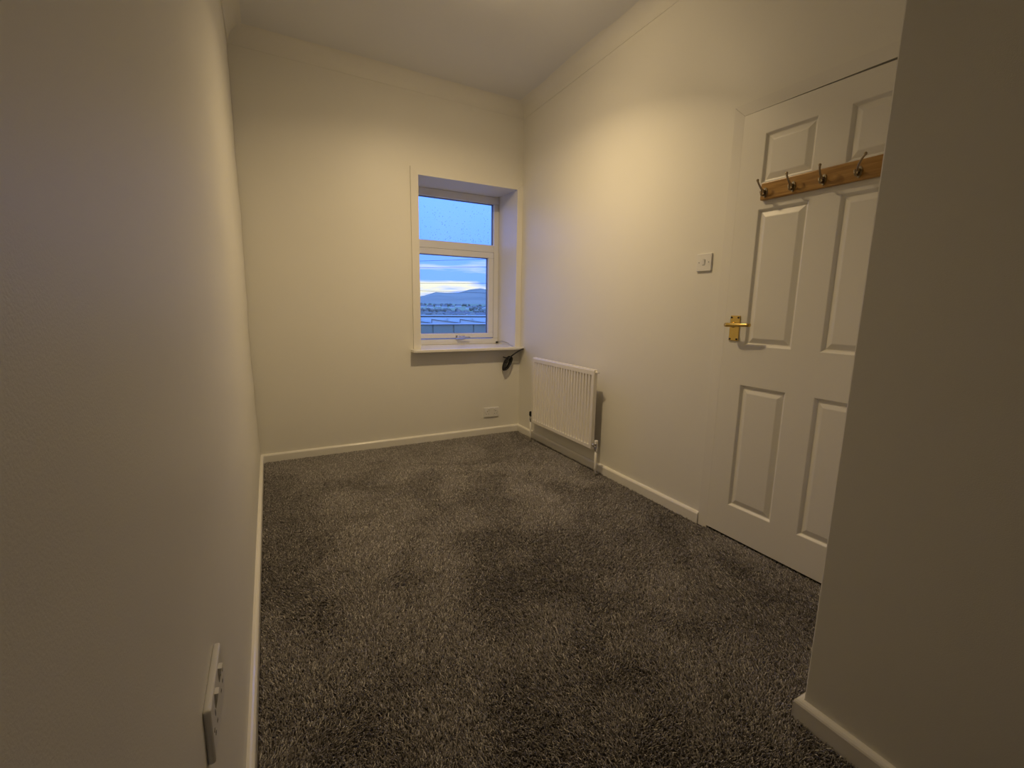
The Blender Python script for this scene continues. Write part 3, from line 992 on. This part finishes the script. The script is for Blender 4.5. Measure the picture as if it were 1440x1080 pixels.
def house(x, y, w, d, h, rot):
    z = terrain(x, y) - 0.5
    root = thing('house', (x, y, z), 'tiny pale house across the valley seen through the lower pane', 'house', 'pale houses across the valley')
    c, s = math.cos(rot), math.sin(rot)
    def place(bm):
        for q in bm.verts:
            px, py = q.co.x, q.co.y
            q.co = Vector((x + px * c - py * s, y + px * s + py * c, z + q.co.z))
        return bm
    obj('walls', place(B((-w / 2, -d / 2, 0), (w / 2, d / 2, h))), 'render', root)
    bm = prism(bmesh.new(), [(-d / 2 - 0.4, h), (d / 2 + 0.4, h), (0, h + d * 0.42)], 0, -w / 2 - 0.3, w / 2 + 0.3)
    obj('roof', place(bm), 'slate', root)
    obj('chimney', place(B((w / 2 - 1.2, -0.4, h + d * 0.3), (w / 2 - 0.4, 0.4, h + d * 0.42 + 1.0))), 'slate', root)
for (a, y) in [(0.305, 1250), (0.322, 1180), (0.340, 1300), (0.356, 1230), (0.374, 1210), (0.390, 1320), (0.416, 1150), (0.430, 1200), (0.446, 1160), (0.460, 1250),
               (0.316, 500), (0.348, 470), (0.372, 480), (0.396, 455), (0.420, 490), (0.445, 470)]:
    house(a * y, y, random.uniform(6.5, 9) * (1 + y / 1500), random.uniform(5, 6.5) * (1 + y / 2500), random.uniform(4.0, 5.0), random.uniform(-0.5, 0.5))

# long workshop with stepped pale roof bays
SY = 24.0
wk = thing('workshop', (9.0, SY, terrain(9.0, SY)), 'long low grey workshop with pale sloping roof bays just outside the window', 'workshop')
zt = 0.150                               # eaves
zg = terrain(9.0, SY) - 0.3
obj('wall', B((3.0, SY, zg), (20.0, SY + 0.3, zt - 0.06)), 'cladding', wk)
for k in range(14):
    x0 = 3.2 + k * 1.2
    obj('cladding_panel', B((x0, SY - 0.05 - 0.02 * (k % 2), zg + 0.2), (x0 + 1.12, SY, zt - 0.10)), 'cladding', wk)
obj('gutter', B((3.0, SY - 0.14, zt - 0.075), (20.0, SY + 0.02, zt - 0.005), 0.02), 'sheet', wk)
for k in range(9):
    x0 = 7.95 + (k - 3) * 1.655
    poly = [(x0, zt), (x0 + 1.56, zt), (x0 + 1.56, zt + 0.01), (x0, zt + 0.20)]
    b_ = obj('roof_bay', prism(bmesh.new(), poly, 1, SY + 0.05, SY + 2.2), 'sheet', wk)
    poly = [(x0 - 0.02, zt + 0.195), (x0 + 1.56, zt + 0.0), (x0 + 1.56, zt + 0.03), (x0 - 0.02, zt + 0.225)]
    obj('bay_edge', prism(bmesh.new(), poly, 1, SY + 0.0, SY + 0.06), 'slate', b_)
    obj('bay_end', B((x0 - 0.03, SY + 0.02, zt), (x0 - 0.001, SY + 0.06, zt + 0.2)), 'slate', b_)
obj('rear_slope', B((3.0, SY + 2.2, zt - 0.3), (20.0, SY + 2.5, zt + 0.255)), 'sheet', wk)
obj('ridge_wall', B((3.0, SY + 2.25, zt + 0.255), (20.0, SY + 2.5, zt + 0.345)), 'slate', wk)
obj('ridge_capping', B((3.0, SY + 2.15, zt + 0.345), (20.0, SY + 2.55, zt + 0.385)), 'sheet', wk)

# overhead wires crossing the view
WYD = 13.0
wires = [(0.0943, 0.1085, 'topmost overhead wire crossing the sky in the lower pane'),
         (0.0800, 0.0908, 'second overhead wire from the top crossing the lower pane'),
         (0.0469, 0.0528, 'third overhead wire from the top crossing the pale clouds'),
         (0.0306, 0.0300, 'lowest overhead wire crossing in front of the hill')]
for i_, (b0, b1, lab) in enumerate(wires):
    pts = []
    wy = WYD + 0.6 * i_
    for k in range(25):
        a = -0.6 + 2.2 * k / 24
        u = (a - 0.30) / 0.16
        sag = 0.015 * ((a - 0.4) ** 2)
        pts.append((CAM.x + a * wy, wy, CAM.z + (b0 + (b1 - b0) * u + sag) * wy))
    o = obj('overhead_wire', T(pts, 0.0050, 6), 'cable', None, smooth=True)
    tag(o, lab, 'wire', 'overhead wires')
